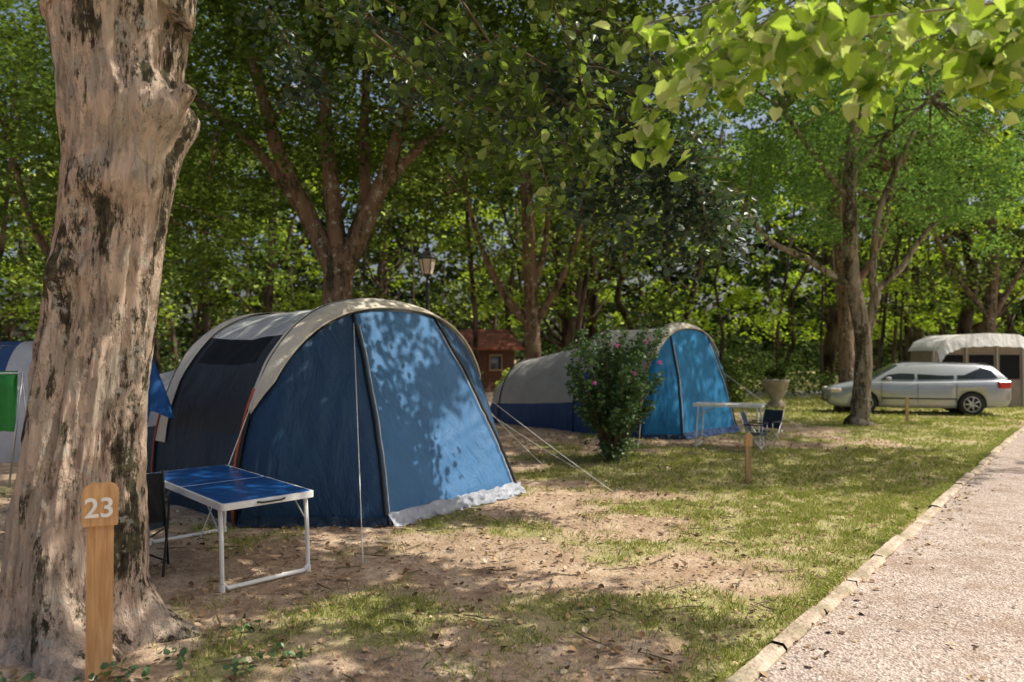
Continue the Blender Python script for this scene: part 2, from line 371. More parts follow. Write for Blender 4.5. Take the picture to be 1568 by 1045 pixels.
n=2200;x=rng.uniform(-3.5,3,n);y=rng.uniform(3.2,9,n);kp=x<kerb_x(y)-.1
leaves('pebbles_and_clods',np.stack([x[kp],y[kp],gz(x[kp],y[kp])+.004],-1),.03,plain('clod_soil',(.42,.30,.20),.95),(np.array([[0,0,0],[-.4,.3,.0],[-.3,.8,0],[0,1,0],[.4,.7,0],[.45,.3,0],[0,.5,.35]]),[[0,6,1],[1,6,2],[2,6,3],[3,6,4],[4,6,5],[5,6,0]]),6)
# ------------------------------------------------------------ linden tree (foreground)
lt=empty('linden_tree',(-2.4,4.25,0))
prof=[(-.12,-2.40,.60),(0,-2.41,.50),(.12,-2.46,.41),(.31,-2.49,.355),(.86,-2.475,.305),(1.256,-2.435,.285),(1.69,-2.38,.28),(2.02,-2.335,.28),(2.49,-2.28,.288),(2.78,-2.245,.305),(2.99,-2.23,.335),(3.21,-2.28,.325),(3.57,-2.29,.36),(3.9,-2.29,.39)]
pz=[p[0] for p in prof]
NR=280;NS=200
zz=(-.12+4.02*np.arange(NR+1)/NR)[:,None]; aa=(2*math.pi*np.arange(NS)/NS)[None,:]
cx=np.interp(zz,pz,[p[1] for p in prof]); r=np.interp(zz,pz,[p[2] for p in prof])
fl_=np.clip(1-zz/.55,0,1); lobes=1+fl_**2*.22*np.sin(aa*5+1)+.05*np.sin(aa*3+zz*1.3)+.03*np.sin(aa*7-zz*2)
nz=fbm(np.cos(aa)*3.2+10+zz*.12,np.sin(aa)*3.2+zz*.55+20,3)-.5
ns=fbm(np.cos(aa)*3+50+zz*.3,np.sin(aa)*3+zz*.7,2)
rid=np.abs(fbm(np.cos(aa+ns*.5)*11+50,np.sin(aa+ns*.5)*11+zz*2.2,4)-.5)*2
fine=fbm(np.cos(aa)*26+zz*3,np.sin(aa)*26+zz*9,3)-.5
kn=.08*np.exp(-((zz-2.95)**2)/.02)*np.clip(np.cos(aa+.2),0,1)**2+.06*np.exp(-((zz-2.55)**2)/.012)*np.clip(np.cos(aa+1.2),0,1)**3+.05*np.exp(-((zz-2.05)**2)/.01)*np.clip(np.cos(aa+1.9),0,1)**4
rr=r*lobes+nz*.10+rid*.042-.018+fine*.014+kn
V=np.stack([cx+rr*np.cos(aa),4.25+rr*np.sin(aa),zz+0*aa],-1).reshape(-1,3)
ii=np.arange(NR)[:,None]; jj=np.arange(NS)[None,:]; j2=(jj+1)%NS
fq=np.stack([ii*NS+jj,ii*NS+j2,(ii+1)*NS+j2,(ii+1)*NS+jj],-1).reshape(-1)
par(np_mesh('trunk',V,fq,np.full(NR*NS,4),[M['bark']],None,True),lt)
mb=MB()
mb.tube([(-2.02,4.15,2.93),(-1.90,4.12,3.0),(-1.83,4.11,3.06),(-1.80,4.10,3.10)],[.10,.07,.05,.045],M['bark'],12,True,.15)
def limb(mb,p,r0,r1,m,seg=10,n=10,w=.12):
    P=[Vector(a) for a in p]; out=[];N=n*(len(P)-1)
    for i in range(N+1):
        t=i/N*(len(P)-1);k_=min(int(t),len(P)-2);f=t-k_
        p0=P[max(k_-1,0)];p1=P[k_];p2=P[k_+1];p3=P[min(k_+2,len(P)-1)]
        v=.5*((2*p1)+(-p0+p2)*f+(2*p0-5*p1+4*p2-p3)*f*f+(-p0+3*p1-3*p2+p3)*f**3)
        out.append(v)
    rr=[r0+(r1-r0)*(i/N)**.8 for i in range(N+1)]
    mb.tube(out,rr,m,seg,True,w); return out
limb(mb,[(-2.4,4.25,3.6),(-2.7,4.2,4.4),(-3.4,4.0,5.6),(-4.6,3.6,7)],.30,.08,M['bark'])
limb(mb,[(-2.15,4.25,3.6),(-1.9,4.4,4.4),(-1.3,5.2,5.6),(-.6,6.5,7.2)],.30,.07,M['bark'])
limb(mb,[(-2.1,4.2,3.7),(-1.4,3.9,4.5),(.2,3.4,5.0),(2.2,2.8,4.9),(3.6,2.4,4.6)],.22,.04,M['bark'])
limb(mb,[(-1.3,5.2,5.6),(.2,6.2,5.9),(1.8,7.2,5.9),(3.4,8.2,6.6)],.14,.03,M['bark'])
limb(mb,[(-2.3,4.3,3.8),(-2.4,5.5,5.3),(-2.2,7.5,6.9)],.2,.06,M['bark'])
mb.obj('limbs',lt,True)
def inpoly(x,y,P):
    c=np.zeros(x.shape,bool);n=len(P)
    for i in range(n):
        x1,y1=P[i];x2,y2=P[i-1]
        cr=((y1>y)!=(y2>y))&(x<(x2-x1)*(y-y1)/(y2-y1+1e-12)+x1); c^=cr
    return c
# ground zones meant to be sunlit or half lit; leaves shading them are culled
P1=[(-1.8,7.4),(-1.25,6.6),(-.7,5.9),(.4,5.4),(1.0,4.8),(1.1,3.9),(.8,3.0),(-.5,1.5),(-2,-3),(25,-3),(25,10.8),(7.3,10.4),(5,8.9),(1.7,8.8),(0.2,9.3),(-1.0,9.3)]
PH=[[(5.5,13.0),(8.5,12.9),(12,13.8),(14.5,18),(8,17.5),(5.5,15)],[(-5.0,3),(-5.0,4.4),(-2.6,4.7),(-2.2,3.2)],[(-4.4,7.2),(-2.2,7.4),(-1.8,9.6),(-4.6,10.4)],[(2.2,13.6),(4.4,13.8),(4.4,15.8),(1.5,16.5)],[(8,18.5),(20,18.5),(20,27),(8,27)],[(.3,10.2),(1.6,10.2),(1.6,11.6),(.3,11.6)],[(-3.2,4.4),(-1.5,4.4),(-1.5,5.2),(-3.2,5.2)]]
HH=[.15,.25,.36,.3,.2,.36,.4]
def keepmask(c,gapn=True,sc=1.0,full=.0):
    gx=c[:,0]-c[:,2]*kx; gy=c[:,1]-c[:,2]*ky
    jx=(fbm(gx*2.3,gy*2.3,3)-.5)*1.0; jy=(fbm(gx*2.3+40,gy*2.3+9,3)-.5)*1.0
    u=rng.random(len(c))
    keep=(fbm(gx*3.4+3,gy*3.4+70,2)>.395) if gapn else np.ones(len(c),bool)
    for p,h in zip(PH,HH): keep=np.where(inpoly(gx+jx*.6,gy+jy*.6,p),u<h*sc,keep)
    keep=np.where(inpoly(gx+jx,gy+jy,P1),u<full,keep); return keep
N=6800
x=rng.uniform(-3.2,14,N);y=rng.uniform(3.2,17,N);z=np.maximum(1.6+.5*np.maximum(y,0)+.55,4.3)+rng.random(N)**1.3*2.4
c=np.stack([x,y,z],-1); c=c[keepmask(c)]
pts=cluster_pts(c,rng.uniform(.22,.40,len(c)),19)
leaves('unseen_shade_canopy',pts,.145,M['leaf_canopy'],LEAF4,.8,lt)  # unseen leaf layer above the view, added to cast dappled ground shade
# hanging branches
def spray(mb,paths,leafper,spread,sub=7,sublen=.35,r=.012,droop=.5):
    P=[]
    for p in paths:
        pts=limb(mb,p,r,r*.35,M['twig'],6,8,.05)
        for i in range(sub*(len(p)-1)):
            b=pts[random.randrange(1,len(pts))]; d=Vector((random.gauss(0,1),random.gauss(0,1),random.gauss(-droop,.6))).normalized()
            L=sublen*random.uniform(.4,1.1); e=b+d*L; mid=b+d*L*.5+Vector((0,0,.08*L))
            mb.tube([b,mid,e],[r*.35,r*.28,r*.15],M['twig'],4)
            for k_ in range(leafper):
                t=random.uniform(.15,1.05); P.append(b+d*L*t+Vector((random.gauss(0,spread),random.gauss(0,spread),random.gauss(0,spread)-.02)))
    return np.array(P)
mb=MB()
near=[ [(2.1,2.7,3.05),(1.75,2.75,2.86),(1.45,2.7,2.74),(1.28,2.7,2.60)],
 [(1.9,2.9,3.25),(1.3,2.9,2.98),(.85,2.85,2.83),(.55,2.8,2.54)],
 [(1.6,2.8,3.2),(1.15,2.7,2.95),(.83,2.7,2.76),(.70,2.7,2.56)],
 [(2.3,2.8,2.98),(2.0,2.8,2.84),(1.75,2.8,2.70)],
 [(2.4,3.0,3.2),(1.9,3.0,3.0),(1.4,3.0,2.90),(1.0,3.0,2.86)],
 [(1.2,2.9,3.2),(.8,2.9,3.0),(.5,2.9,2.9)],[(2.5,3.1,3.2),(2.1,3.1,2.98),(1.9,3.1,2.80)],[(1.5,3.1,3.3),(1.1,3.1,3.05),(.7,3.1,2.90)],
 [(2.2,2.6,2.95),(1.7,2.6,2.85),(1.1,2.6,2.78),(.9,2.6,2.72)],[(1.9,3.2,3.2),(1.5,3.2,3.0),(1.2,3.2,2.80)],[(2.6,3.2,3.1),(2.3,3.2,2.95),(2.15,3.2,2.8)],
 [(1.5,3.5,3.6),(1.0,3.5,3.2),(.75,3.5,2.9),(.66,3.5,2.62)]]
p=spray(mb,near,6,.035,8,.16,.006,.7); leaves('near_branch_leaves',p,.068,M['leaf_near'],HEART,.25,lt,1.2)
mid=[[(-1.3,5,4.3),(-.5,5,3.8),(-.1,5,3.52),(.51,5,2.9)],[(-.5,4.9,4.2),(-.15,4.9,3.7),(.08,5,3.3),(.25,5,2.72)],
 [(-1.0,5.2,3.9),(-.5,5.2,3.5),(-.2,5.1,3.2),(-.1,5.1,2.95)],[(.2,5.0,4.2),(.4,5,3.7),(.55,5,3.2),(.6,5,2.95)],[(-1.6,5.4,4.3),(-1.1,5.3,3.9),(-.7,5.3,3.7)],[(.3,5.3,4.3),(.8,5.3,4.0),(1.1,5.2,3.6)]]
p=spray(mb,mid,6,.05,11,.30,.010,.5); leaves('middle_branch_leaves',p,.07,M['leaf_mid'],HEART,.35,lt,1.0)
p2=p[(rng.random(len(p))<.35)&(p[:,2]<3.4)]+rng.normal(size=3)*.03; leaves('sun_tinted_branch_leaves',p2,.065,M['leaf_near'],HEART,.3,lt,1.0)  # lighter leaf colour stands in for sun on part of the branch
far=[[(-.2,7.5,4.9),(.6,7.5,4.4),(1.1,7.4,4.0),(1.7,7.4,3.5),(2.1,7.4,3.0)],[(.3,7.5,4.4),(.9,7.5,3.8),(1.1,7.5,3.2),(1.15,7.5,2.65)],
 [(.8,7.3,4.6),(1.4,7.3,4.0),(1.75,7.3,3.5),(1.95,7.3,2.85)],[(-.5,7.6,4.3),(.2,7.6,3.9),(.6,7.5,3.6),(.8,7.5,3.1)],[(1.0,7.7,4.2),(1.5,7.7,3.6),(1.6,7.7,3.1),(1.6,7.6,2.65)],
 [(-.9,7.8,5.0),(-.2,7.8,4.6),(.4,7.8,4.3)],[(.6,7.9,4.1),(1.1,7.9,3.7),(1.4,7.8,3.2)],[(-1.5,7.6,5.2),(-1.2,7.6,4.7),(-.9,7.6,4.2)],[(-2.6,7.8,5.3),(-2.3,7.8,4.8),(-2.1,7.8,4.4)],
 [(1.2,7.5,4.0),(1.7,7.5,3.5),(2.0,7.5,3.2),(2.2,7.5,2.75)],[(.6,7.6,5.0),(1.3,7.6,4.7),(2.0,7.6,4.4)],[(-1.6,8,5.3),(-.8,8,4.9),(0,8,4.6)]]
p=spray(mb,far,12,.09,14,.42,.014,.35); leaves('far_branch_leaves',p,.08,M['leaf_glossy'],LEAF6,.7,lt,.6)
mb.obj('hanging_twigs',lt,True)
wp=[]
for (x,y) in [(-1.75,3.9),(-2.0,3.62),(-2.35,3.55),(-2.75,3.75),(-1.55,4.3),(-1.9,3.7),(-2.6,3.6),(-1.35,3.75),(-1.2,3.9)]:
    wp.append((x,y,.03))
leaves('weeds',cluster_pts(wp,.12,18,.5),.04,M['leaf_rose'],LEAF6,.8)
# numbered stake
st=empty('pitch_number_post',(-2.09,3.6,0)); mb=MB()
T=Matrix.Translation((-2.06,3.72,0))@Matrix.Rotation(R(20),4,'Z')
def board(mb,w_,z0,z1,y0,y1,m,rt=True):
    n=10; pr=[(-w_/2,z0),(w_/2,z0)]
    if rt:
        rr=w_*.32
        for i in range(n+1): a=math.pi/2*i/n; pr.append((w_/2-rr+rr*math.cos(a),z1-rr+rr*math.sin(a)))
        for i in range(n+1): a=math.pi/2+math.pi/2*i/n; pr.append((-w_/2+rr+rr*math.cos(a),z1-rr+rr*math.sin(a)))
    else: pr+=[(w_/2,z1),(-w_/2,z1)]
    k_=len(pr); vs=[(a,y0,b) for a,b in pr]+[(a,y1,b) for a,b in pr]
    fs=[tuple(range(k_)),tuple(range(k_,2*k_))[::-1]]+[(i,i+k_,(i+1)%k_+k_,(i+1)%k_) for i in range(k_)]
    mb.add(vs,fs,m)
board(mb,.115,-.05,.78,-.02,.02,M['wood'],False)
board(mb,.155,.755,.965,-.036,.015,M['wood'])
mb.obj('stake',st,False,T)
cu=bpy.data.curves.new('num','FONT'); cu.body='23'; cu.size=.135; cu.align_x='CENTER'; cu.extrude=.002; cu.offset=.002
to=bpy.data.objects.new('num',cu); scene.collection.objects.link(to)
dg=bpy.context.evaluated_depsgraph_get(); me=bpy.data.meshes.new_from_object(to.evaluated_get(dg)); bpy.data.objects.remove(to)
me.transform(T@Matrix.Translation((0,-.039,.80))@Matrix.Rotation(R(90),4,'X')); me.materials.clear(); me.materials.append(M['num'])
to=bpy.data.objects.new('number_23',me); scene.collection.objects.link(to); par(to,st)
# ------------------------------------------------------------ tents
def make_tent(name,mid,u,hf,secs,nexp,front,panels,zips=True,skirt=True):
    u=Vector((u[0],u[1],0)).normalized(); v=Vector((u.y,-u.x,0)); mid=Vector((mid[0],mid[1],0))
    e=empty(name,mid)
    ss=[a[0] for a in secs]
    def wh(s):
        return float(np.interp(s,ss,[a[1] for a in secs])),float(np.interp(s,ss,[a[2] for a in secs]))
    def P(s,q,off=0):
        w_,h_=wh(s)
        for a,b in hf:
            if a<s<b: g=math.sin(math.pi*(s-a)/(b-a)); w_-=.06*g; h_-=.05*g
        a=q*math.pi/2; x=w_*math.copysign(abs(math.sin(a))**(2/nexp),a); z=h_*abs(math.cos(a))**(2/nexp)
        nz=(float(fbm(s*2.5+3,q*4+7,3))-.5)*.06*min(1,z*2+.2)
        k_=1+off/max(w_,.4)
        return mid+u*((x*(1+nz/1.5))*k_)-v*s+Vector((0,0,z*(1+nz*.4)*k_))
    def zq(s,z,side=-1):
        h_=wh(s)[1]; z=min(z,h_*.999); return side*math.acos((z/h_)**(nexp/2))/(math.pi/2)
    for (pn,s0,s1,zlo,zhi,side,m,off) in panels:
        mb=MB()
        def f(a,b):
            s=s0+(s1-s0)*a; lo=zlo(s) if callable(zlo) else zlo; hi=zhi(s) if callable(zhi) else zhi
            qa=side*1.0 if lo<=0 else zq(s,lo,side)
            qb=-qa if hi is None else zq(s,hi,side)
            return P(s,qa+(qb-qa)*b,off)
        mb.grid(f,max(4,int(abs(s1-s0)*14)),28 if zhi is not None else 40,m); mb.obj(pn,e,True)
    mb=MB()
    for hs in sorted(set([a for a,b in hf]+[b for a,b in hf])):
        mb.tube([P(hs,-1+2*i/60,.012) for i in range(61)],.014,M['black'],6)
    mb.obj('pole_sleeves',e,True)
    FW,HW,EV,A1=front['fwd'],front['half'],front['eave'],front['a1']
    w0,h0=wh(0)
    def arch(q,fw,sc,dz):
        a=q*math.pi/2; x=w0*math.copysign(abs(math.sin(a))**(2/nexp),a); z=h0*abs(math.cos(a))**(2/nexp)
        k_=abs(math.cos(a))**.6
        return mid+u*(x*sc)+v*(fw*k_)+Vector((0,0,max(0,z-dz*k_)))
    def q_of_x(x): return math.copysign(math.asin((abs(x)/w0)**(nexp/2))/(math.pi/2),x)
    q1=q_of_x(-A1);q2=q_of_x(A1)
    C=mid-u*w0; D=mid+u*w0; B=mid+v*FW-u*HW; A=mid+v*FW+u*HW
    def gnd(q):
        if q<q1: return C.lerp(B,(q+1)/(q1+1))
        if q<q2: return B.lerp(A,(q-q1)/(q2-q1))
        return A.lerp(D,(q-q2)/(1-q2))
    def F(q,t):
        a=arch(q,EV,.99,.12); g=gnd(q); p=a.lerp(g,t)
        bul=math.sin(math.pi*t)*.07
        if q1<q<q2: sg=math.sin(math.pi*(q-q1)/(q2-q1)); bul-=.07*sg*math.sin(math.pi*t)
        n=(v*.8-u*(.8 if q<q1 else (-.8 if q>q2 else 0))+Vector((0,0,.3)))
        wr=(float(fbm(q*9+t*3,t*2.2+q*3,4))-.5)*.07*math.sin(math.pi*min(1,t+.05))
        wr+=(float(vn(t*26+q*18,q*5))-.5)*.018*(t>.5)
        return p+n*(bul+wr)
    mb=MB(); mb.grid(lambda a,b:F(-1+(q1+1)*a,b),34,40,front['m_side']); mb.obj('front_left_panel',e,True)
    mb=MB(); mb.grid(lambda a,b:F(q1+(q2-q1)*a,b),44,60,front['m_door']); mb.obj('front_door_panel',e,True)
    mb=MB(); mb.grid(lambda a,b:F(q2+(1-q2)*a,b),34,40,front['m_side']); mb.obj('front_right_panel',e,True)
    mb=MB()
    for sg in(-1,1):
        mb.grid(lambda a,b:P(0,sg*(.45+.55*a),-.015).lerp(arch(sg*(.45+.55*a),EV,.99,.12),b*1.02),30,5,front['m_side'])
    mb.obj('front_gussets',e,True)
    mb=MB(); qe=front['qe']
    def E(a,b):
        q=-qe+2*qe*a; p0=P(0,q,.02)-v*0.05; p1=arch(q,EV+.02,1.0,.10)+(arch(q,EV,1,0)-mid-v*EV).normalized()*.02
        p=p0.lerp(p1,b*min(1,.35+(1-abs(q)/qe)*4)); p+=Vector((0,0,.03*math.sin(math.pi*b)))
        return p
    mb.grid(E,70,8,front['m_band']); mb.tube([E(i/60,1.0) for i in range(61)],.012,front['m_band'],6)
    mb.obj('canopy_band',e,True)
    if zips:
        mb=MB()
        for qz in (q1,q2):
            pts=[F(qz,i/30)+v*.012+Vector((0,0,.008)) for i in range(31)]
            mb.tube(pts,.019,M['black'],6)
            mb.tube([p_+u*(.045 if qz<0 else -.045)+v*.004 for p_ in pts[2:]],.006,M['rope'],5)
        mb.obj('zips',e,True)
    if skirt:
        mb=MB()
        def K(a,b):
            p=B.lerp(A,a); z=.13*(1-b); 
            o=.02+.10*b+(float(vn(a*28,b*3))-.5)*.07*(b+.3)
            return p+v*o+Vector((0,0,max(.012,z+(float(vn(a*34+5,b*4+8))-.5)*.035)))
        mb.grid(K,90,8,front['m_skirt'])
        def K2(a,b):
            p=C.lerp(B,a); o=.02+.07*b+(float(vn(a*22,b*3+9))-.5)*.05
            return p+(v-u).normalized()*o+Vector((0,0,max(.012,.09*(1-b))))
        mb.grid(K2,60,5,M['navy']); mb.obj('mud_flap',e,True)
    return e,P,F,dict(u=u,v=v,mid=mid,A=A,B=B,C=C,D=D,q1=q1,q2=q2)
W1=(.58,.81); HS=1.85
secs=[(0,1.85,2.22),(.9,1.80,2.20),(HS,1.66,2.13),(HS+.02,1.55,1.70),(3.0,1.50,1.58),(4.2,1.35,1.35),(4.8,1.1,.95),(5.1,.9,.05)]
bw=lambda s:max(.04,.85-.12*(s-HS)) if s<4.9 else .04
panels=[('side_lower_left',0,HS,0,.85,-1,M['navy'],0),('side_upper_left',0,HS,.85,1.54,-1,M['char'],0),
 ('window_left',.28,HS-.3,1.54,1.82,-1,M['mesh'],0),('window_frame_front',0,.28,1.54,1.82,-1,M['char'],0),('window_frame_rear',HS-.3,HS,1.54,1.82,-1,M['char'],0),
 ('roof',0,HS,1.82,None,-1,M['greyroof'],0),('side_right',0,HS,0,1.82,1,M['navy'],0),
 ('rear_band',HS-.2,HS+.0,.65,None,-1,M['cream'],.02),('rear_wall_upper',HS-.001,HS+.019,.5,None,-1,M['char'],-.01),
 ('bedroom_wall_left',HS+.02,5.1,0,bw,-1,M['navy'],0),
 ('bedroom_roof',HS+.02,5.1,bw,None,-1,M['greyside'],0),
 ('bedroom_wall_right',HS+.02,5.1,0,bw,1,M['navy'],0)]
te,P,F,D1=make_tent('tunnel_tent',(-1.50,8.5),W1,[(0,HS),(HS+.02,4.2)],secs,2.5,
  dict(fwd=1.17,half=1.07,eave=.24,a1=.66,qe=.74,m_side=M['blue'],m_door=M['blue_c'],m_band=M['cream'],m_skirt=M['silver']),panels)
mb=MB()
def rope(mb,a,b,r=.0045,sag=.02):
    a=Vector(a);b=Vector(b); mb.tube([a.lerp(b,t/8)-Vector((0,0,sag*math.sin(math.pi*t/8))) for t in range(9)],r,M['rope'],5)
rope(mb,F(D1['q1'],.03),(-1.12,5.6,0.0)); rope(mb,F(D1['q1'],.03)+Vector((0,0,-.02)),F(D1['q1'],.03)+Vector((-.12,-.02,-.28)),.008)
pl=P(0,-.66,.02); rope(mb,pl,(-2.75,6.55,.0)); rope(mb,P(0,.70,.02),(1.2,8.62,0)); rope(mb,P(0,.74,.02),(.45,10.9,0)); rope(mb,P(0,.78,.02),(.9,10.6,0))
rope(mb,P(HS,-.7,.02),(-4.9,7.4,0))
mb.obj('guy_ropes',te,True)
mb=MB(); mb.tube([P(0,-.67-.33*i/20,.03)-D1['v']*.03 for i in range(21)],.012,M['orange'],6)
mb.tube([P(0,.67+.33*i/20,.03) for i in range(21)],.011,M['orange'],6)
mb.tube([P(HS,-.7-.3*i/20,.03) for i in range(21)],.008,M['orange'],6); mb.obj('orange_poles',te,True)
mb=MB()
for p_ in [(-1.12,5.6),(-2.75,6.55),(1.2,8.62),(.45,10.9),(.9,10.6),(-1.2,6.95),(-.02,8.75)]:
    mb.tube([(p_[0],p_[1],-.03),(p_[0]+.02,p_[1]+.02,.06)],.008,M['alu'],6)
mb.obj('tent_pegs',te)
secs2=[(0,1.5,2.25),(.9,1.5,2.22),(1.75,1.48,2.17),(1.77,1.42,1.98),(3.2,1.35,1.74),(4.3,1.2,1.5),(4.75,1.1,1.1),(5.0,.9,.05)]
bl=lambda s:max(.04,.62-.06*(s-1.8)) if s<4.8 else .04
panels=[('side_lower_left',0,1.75,0,1.3,-1,M['blue2d'],0),
 ('window_left',.25,1.4,1.3,1.72,-1,M['mesh'],0),('frame_a',0,.25,1.3,1.72,-1,M['greyside'],0),('frame_b',1.4,1.75,1.3,1.72,-1,M['greyside'],0),
 ('roof',0,1.75,1.72,None,-1,M['cream'],0),('side_right',0,1.75,0,1.72,1,M['blue2d'],0),
 ('bedroom_wall_left',1.77,5.0,0,bl,-1,M['blue2d'],0),('bedroom_roof',1.77,5.0,bl,None,-1,M['greyside'],0),('bedroom_wall_right',1.77,5.0,0,bl,1,M['blue2d'],0)]
t2,Pb,Fb,D2=make_tent('tunnel_tent.001',(3.56,15.35),(.71,.70),[(0,1.75),(1.77,4.3)],secs2,2.5,
  dict(fwd=.62,half=1.05,eave=.15,a1=.72,qe=.62,m_side=M['blue2'],m_door=M['blue2'],m_band=M['cream'],m_skirt=M['blue2d']),panels,True,True)
mb=MB(); mb.tube([Pb(0,-.62-.38*i/16,.03) for i in range(17)],.014,M['orange'],6); mb.tube([Pb(0,.62+.38*i/16,.03) for i in range(17)],.012,M['orange'],6)
for q_,g_ in ((-.66,(1.4,13.4,0)),(.66,(6.3,16.0,0)),(-.7,(2.2,12.9,0))): rope(mb,Pb(0,q_,.02),g_,.005)
rope(mb,Pb(4.3,-.6,.02),(-1.4,17.6,0),.005); mb.obj('poles_and_ropes',t2,True)
def dome(name,c,rx,ry,h,m1,m2,rot):
    e=empty(name,c); mb=MB(); cr,sr=math.cos(rot),math.sin(rot)
    def f(a,b):
        an=2*math.pi*a; ph=b*math.pi/2; r=math.cos(ph)**.75; z=h*math.sin(ph)
        k_=1+.08*abs(math.sin(2*an)); x=rx*r*math.cos(an)*k_; y=ry*r*math.sin(an)*k_
        z*=1-.05*abs(math.sin(2*an)); return (c[0]+cr*x-sr*y,c[1]+sr*x+cr*y,z)
    for i in range(16):
        mb.grid(lambda a,b,i=i:f((i+a)/16,b),4,14,m1 if i%3==2 else m2)
    mb.obj('canopy',e,True)
    mb=MB(); 
    for a in (.125,.375,.625,.875): mb.tube([Vector(f(a,b/20))+Vector((0,0,.012)) for b in range(20)],.012,M['black'],6)
    mb.obj('poles',e,True); return e
dome('dome_tent',(-8.2,12.6,0),1.9,1.6,1.85,M['blue2d'],fabric('dome_white_fabric',(.70,.70,.72),.3),.3)
e=empty('clothes_rack',(-6.4,9.2,0)); mb=MB()
for x_ in(-7.3,-6.1):
    mb.tube([(x_,9.0,0),(x_+.02,9.2,1.40)],.012,M['alu'],6); mb.tube([(x_,9.45,0),(x_,9.2,1.40)],.012,M['alu'],6)
mb.tube([(-7.3,9.2,1.38),(-6.1,9.2,1.38)],.012,M['alu'],6)
mb.grid(lambda a,b:(-6.5+.34*a,9.2-.04*math.sin(math.pi*b)*(1 if b<.5 else -1)-.03*math.sin(a*9),1.41-abs(b-.5)*1.5),12,14,M['green'])
mb.grid(lambda a,b:(-7.1+.4*a,9.2-.04*math.sin(math.pi*b)*(1 if b<.5 else -1)-.03*math.sin(a*9),1.41-abs(b-.5)*1.2),12,14,M['green'])
mb.obj('rack_and_towels',e,True)
# half-folded parasol between the tree and the tent
e=empty('folded_parasol',(-3.94,7.7,0)); mb=MB()
mb.tube([(-3.94,7.7,0),(-3.94,7.7,2.0)],.016,M['white'],8)
def fp(a,b):
    an=2*math.pi*a; r=.02+(.33*b**.8)*(1+.22*math.cos(an*7)*b); return (-3.94+r*math.cos(an),7.7+r*math.sin(an),1.96-.95*b-.06*b*b*math.cos(an*7)+.05*math.sin(an*2)*b)
mb.grid(fp,84,14,M['parasol']); mb.lathe((-3.94,7.7,0),[(.22,0),(.22,.05),(.05,.08),(.03,.25)],M['iron'],16); mb.obj('parasol_body',e,True)
# ------------------------------------------------------------ tables, chairs
def table(name,N_,R_,L_,zt,mtop,medge,rleg=.014):
    N_,R_,L_=[Vector((a[0],a[1],0)) for a in(N_,R_,L_)]; Bk=L_+R_-N_; ctr=(N_+Bk)/2
    e=empty(name,ctr); mb=MB(); U=(L_-N_); V=(R_-N_); ul=U.length; vl=V.length; U=U/ul; V=V/vl
    def at(a,b,z): return N_+U*a+V*b+Vector((0,0,z))
    def slab(a0,a1,b0,b1,z0,z1,m,r=.03):
        pr=[]
        for cx_,cy_,s0 in((a1-r,b1-r,0),(a0+r,b1-r,90),(a0+r,b0+r,180),(a1-r,b0+r,270)):
            for i in range(6): an=R(s0+18*i); pr.append((cx_+r*math.cos(an),cy_+r*math.sin(an)))
        k_=len(pr); vs=[at(a,b,z0) for a,b in pr]+[at(a,b,z1) for a,b in pr]
        mb.add(vs,[tuple(range(k_)),tuple(range(k_,2*k_))[::-1]]+[(i,(i+1)%k_,(i+1)%k_+k_,i+k_) for i in range(k_)],m)
    slab(0,ul/2-.003,0,vl,zt-.045,zt,medge); slab(ul/2+.003,ul,0,vl,zt-.045,zt,medge)
    slab(.022,ul/2-.014,.022,vl-.022,zt,zt+.003,mtop,.02); slab(ul/2+.014,ul-.022,.022,vl-.022,zt,zt+.003,mtop,.02)
    for a0,sg in((.10,-1),(ul-.10,1)):
        ft=a0
        p=[at(a0,.03,zt-.035),at(ft+sg*.03,.03,.35),at(ft+sg*.05,.03,.06),at(ft+sg*.055,.07,.02),at(ft+sg*.055,vl-.07,.02),at(ft+sg*.05,vl-.03,.06),at(ft+sg*.03,vl-.03,.35),at(a0,vl-.03,zt-.035)]
        mb.tube(p,rleg,medge,8)
        for b_ in(.03,vl-.03):
            mb.tube([at(a0-sg*-.01,b_,zt-.22),at(a0-sg*.28,b_,zt-.03)],.006,M['alu'],6)
            mb.tube([at(ft+sg*.05,b_,.0),at(ft+sg*.05,b_,.05)],rleg*1.35,medge,8)
    mb.tube([at(.0,vl*.35,zt-.016)-U*.012,at(0,vl*.4,zt-.02)-U*.03,at(0,vl*.6,zt-.02)-U*.03,at(0,vl*.65,zt-.016)-U*.012],.007,M['black'],6)
    mb.obj('table_body',e,False); return e
table('folding_camping_table',(-1.95,4.98),(-1.46,5.50),(-3.12,6.30),.60,M['bluetop'],M['white'],.016)
table('folding_camping_table.001',(4.25,12.55),(4.5,13.1),(3.15,12.95),.76,plain('grey_table_top',(.5,.5,.5),.4),M['white'],.014)
def chair(name,c,rz,ms,mf,s=1):
    e=empty(name,c); T=Matrix.Translation(c)@Matrix.Rotation(rz,4,'Z')@Matrix.Scale(s,4); mb=MB()
    for sx in(-.26,.26):
        mb.tube([(sx,-.24,0),(sx,.18,.62)],.011,mf,6); mb.tube([(sx,.24,0),(sx,-.2,.44),(sx,-.22,.62)],.011,mf,6)
        mb.tube([(sx,.12,.42),(sx,.30,.92)],.011,mf,6); mb.tube([(sx,-.24,.64),(sx,.2,.64)],.018,M['black'],6)
    mb.tube([(-.26,-.24,.02),(.26,.24,.42)],.008,mf,5);mb.tube([(.26,-.24,.02),(-.26,.24,.42)],.008,mf,5)
    mb.grid(lambda a,b:(-.25+.5*a,-.22+.38*b,.42-.04*math.sin(math.pi*a)),8,6,ms)
    mb.grid(lambda a,b:(-.25+.5*a,.14+.15*b+.03*math.sin(math.pi*a),.46+.44*b),8,6,ms)
    mb.obj('chair_body',e,True,T)
chair('camping_chair',Vector((-2.78,5.45,0)),R(200),M['char'],M['iron'],.85)
